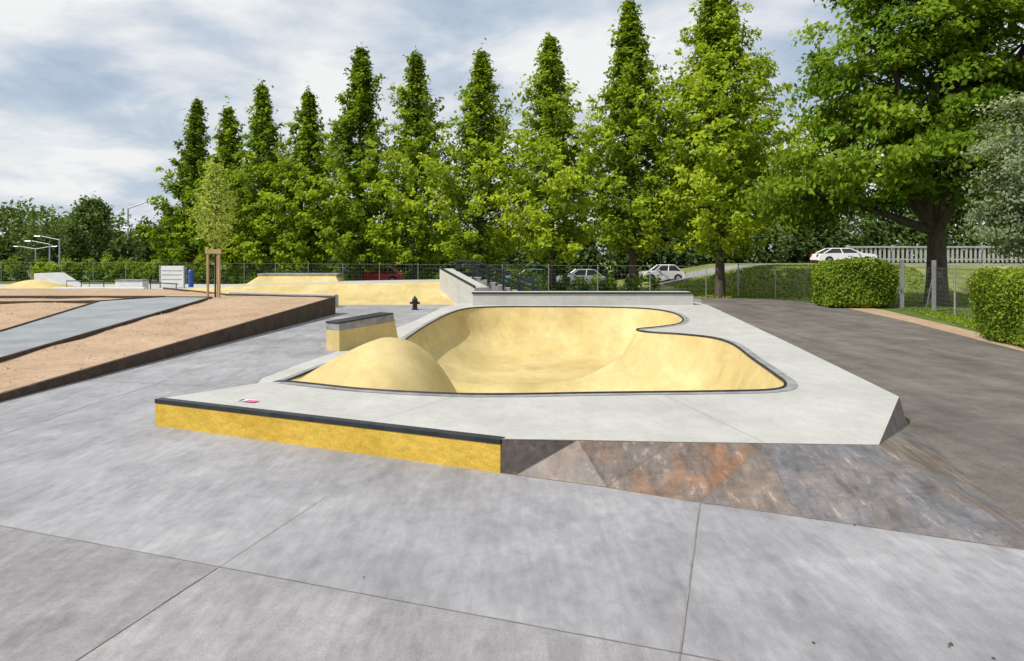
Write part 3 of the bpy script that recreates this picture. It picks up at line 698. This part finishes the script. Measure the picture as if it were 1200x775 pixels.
# weeds along the verge edge
n=5000; vy=rng.uniform(22,38,n); vx=12.9+(vy-20)*.27+np.abs(rng.normal(size=n))*1.1+1.5
foliage_obj('verge_weeds',np.stack([vx,vy,np.full(n,.04)],1),rng.uniform(.03,.08,n),rng.uniform(.2,.9,n),np.stack([vx,vy,np.full(n,-1.)],1),M['leafhedge'],(),updir=-.3,outw=0)
def debris(name,pts,size,mat):
    b=MB()
    for (x,y,z_) in pts:
        s=size*random.uniform(.5,1.4); vs=[]
        for k_ in range(6):
            a_=k_*1.047; vs.append((x+math.cos(a_)*s*random.uniform(.7,1.2),y+math.sin(a_)*s*random.uniform(.7,1.2),z_))
        vs.append((x+random.uniform(-.2,.2)*s,y,z_+s*random.uniform(.5,.9)))
        b.add(vs,[(k_,(k_+1)%6,6) for k_ in range(6)],mat)
    b.build(name)
pts=[]
for _ in range(1800):
    y=random.uniform(13,34); x=random.uniform(-22,-9.7+ (y-6)*.058)
    if not pip(x,y,pathp): pts.append((x,y,pr(x,y)-.005))
debris('soil_clods',pts,.045,'soil')
pts=[(2.02,5.15,.009),(2.9,5.1,.009),(2.93,5.13,.009),(3.1,4.95,.009),(-1.2,6.2,.009),(3.3,7.4,.009)]
debris('fallen_leaves',pts,.014,'bark')

def lamp(x,y,h,sx,s=1.0,double=False):
    b=MB(); b.tube([(x,y,0),(x,y,h*.9)],[.13*s,.09*s],'galv',10)
    for sg in ((sx,-sx) if double else (sx,)):
        arm=[(x,y,h*.9)]+[(x+sg*2.4*s*math.sin(a_),y,h*.9+h*.1*math.sin(a_*1.0)) for a_ in np.linspace(.2,1.45,6)]
        b.tube(arm,.07*s,'galv',8); e=arm[-1]
        b.hexa([(e[0]-.1,y-.17*s,e[2]-.08),(e[0]+sg*.9*s,y-.12*s,e[2]-.04),(e[0]+sg*.9*s,y+.12*s,e[2]-.04),(e[0]-.1,y+.17*s,e[2]-.08)],
               [(e[0]-.1,y-.1,e[2]+.08),(e[0]+sg*.9*s,y-.06,e[2]+.05),(e[0]+sg*.9*s,y+.06,e[2]+.05),(e[0]-.1,y+.1,e[2]+.08)],'galv')
    b.build('street_lamp')
lamp(-49.0,98,9.6,1,1.1); lamp(-45.6,96,6.2,-1,.9); lamp(-62,103,4.6,-1,1.0); lamp(-64.5,104,3.9,1,.9,True); lamp(-59.5,101,5.2,-1,1.0)

# ------------------------------------------------------------------ world, sun, camera
w=bpy.data.worlds.new("World"); scene.world=w; w.use_nodes=True; nt=w.node_tree
for n_ in list(nt.nodes): nt.nodes.remove(n_)
out=nt.nodes.new('ShaderNodeOutputWorld')
el=math.radians(50); az=math.radians(236)
sdir=Vector((math.sin(az)*math.cos(el),math.cos(az)*math.cos(el),math.sin(el)))
sky=nt.nodes.new('ShaderNodeTexSky'); sky.sky_type='NISHITA'; sky.sun_disc=False; sky.sun_elevation=el; sky.sun_rotation=az
b1=nt.nodes.new('ShaderNodeBackground'); b1.inputs[1].default_value=.12; nt.links.new(sky.outputs[0],b1.inputs[0])
tc=nt.nodes.new('ShaderNodeTexCoord'); sp=nt.nodes.new('ShaderNodeSeparateXYZ'); nt.links.new(tc.outputs['Generated'],sp.inputs[0])
def mth(op,a,b=None):
    m_=nt.nodes.new('ShaderNodeMath'); m_.operation=op
    for i_,v in enumerate((a,b)):
        if v is None: continue
        if isinstance(v,(int,float)): m_.inputs[i_].default_value=v
        else: nt.links.new(v,m_.inputs[i_])
    return m_.outputs[0]
zz=mth('ADD',mth('MAXIMUM',sp.outputs[2],0.0),.24)
cx=nt.nodes.new('ShaderNodeCombineXYZ'); nt.links.new(mth('DIVIDE',sp.outputs[0],zz),cx.inputs[0]); nt.links.new(mth('DIVIDE',sp.outputs[1],zz),cx.inputs[1])
def wn(scale,detail,rough,off,dist=0):
    mp=nt.nodes.new('ShaderNodeMapping'); mp.inputs['Location'].default_value=off; nt.links.new(cx.outputs[0],mp.inputs[0])
    n_=nt.nodes.new('ShaderNodeTexNoise'); n_.inputs['Scale'].default_value=scale; n_.inputs['Detail'].default_value=detail; n_.inputs['Roughness'].default_value=rough; n_.inputs['Distortion'].default_value=dist
    nt.links.new(mp.outputs[0],n_.inputs['Vector']); return n_.outputs['Fac']
ccol=ramp(nt,wn(2.1,9,.56,(3.2,1.1,0),.25),[(.32,(.46,.55,.68)),(.43,(.60,.68,.78)),(.51,(.78,.82,.87)),(.60,(.95,.96,.96))])
b2=nt.nodes.new('ShaderNodeBackground'); b2.inputs[1].default_value=.95; nt.links.new(ccol,b2.inputs[0])
msk=ramp(nt,wn(1.3,7,.5,(8.1,4.4,0),.2),[(.36,.35),(.5,.97)])
ms=nt.nodes.new('ShaderNodeMixShader'); nt.links.new(msk,ms.inputs[0]); nt.links.new(b1.outputs[0],ms.inputs[1]); nt.links.new(b2.outputs[0],ms.inputs[2]); nt.links.new(ms.outputs[0],out.inputs[0])

sl=bpy.data.lights.new('sun','SUN'); sl.energy=4.5; sl.angle=math.radians(.6); sl.color=(1,.95,.87)
so=bpy.data.objects.new('sun',sl); COL.objects.link(so); so.rotation_euler=sdir.to_track_quat('Z','Y').to_euler()

cam=bpy.data.cameras.new('camera'); co=bpy.data.objects.new('camera',cam); COL.objects.link(co)
cam.sensor_width=36; cam.lens=27.0; cam.shift_y=-87.5/1200; cam.clip_end=3000; cam.clip_start=.1
co.location=(0,0,2.6); co.rotation_euler=(math.radians(90),0,0); scene.camera=co
scene.view_settings.view_transform='Standard'; scene.view_settings.look='None'; scene.view_settings.exposure=0
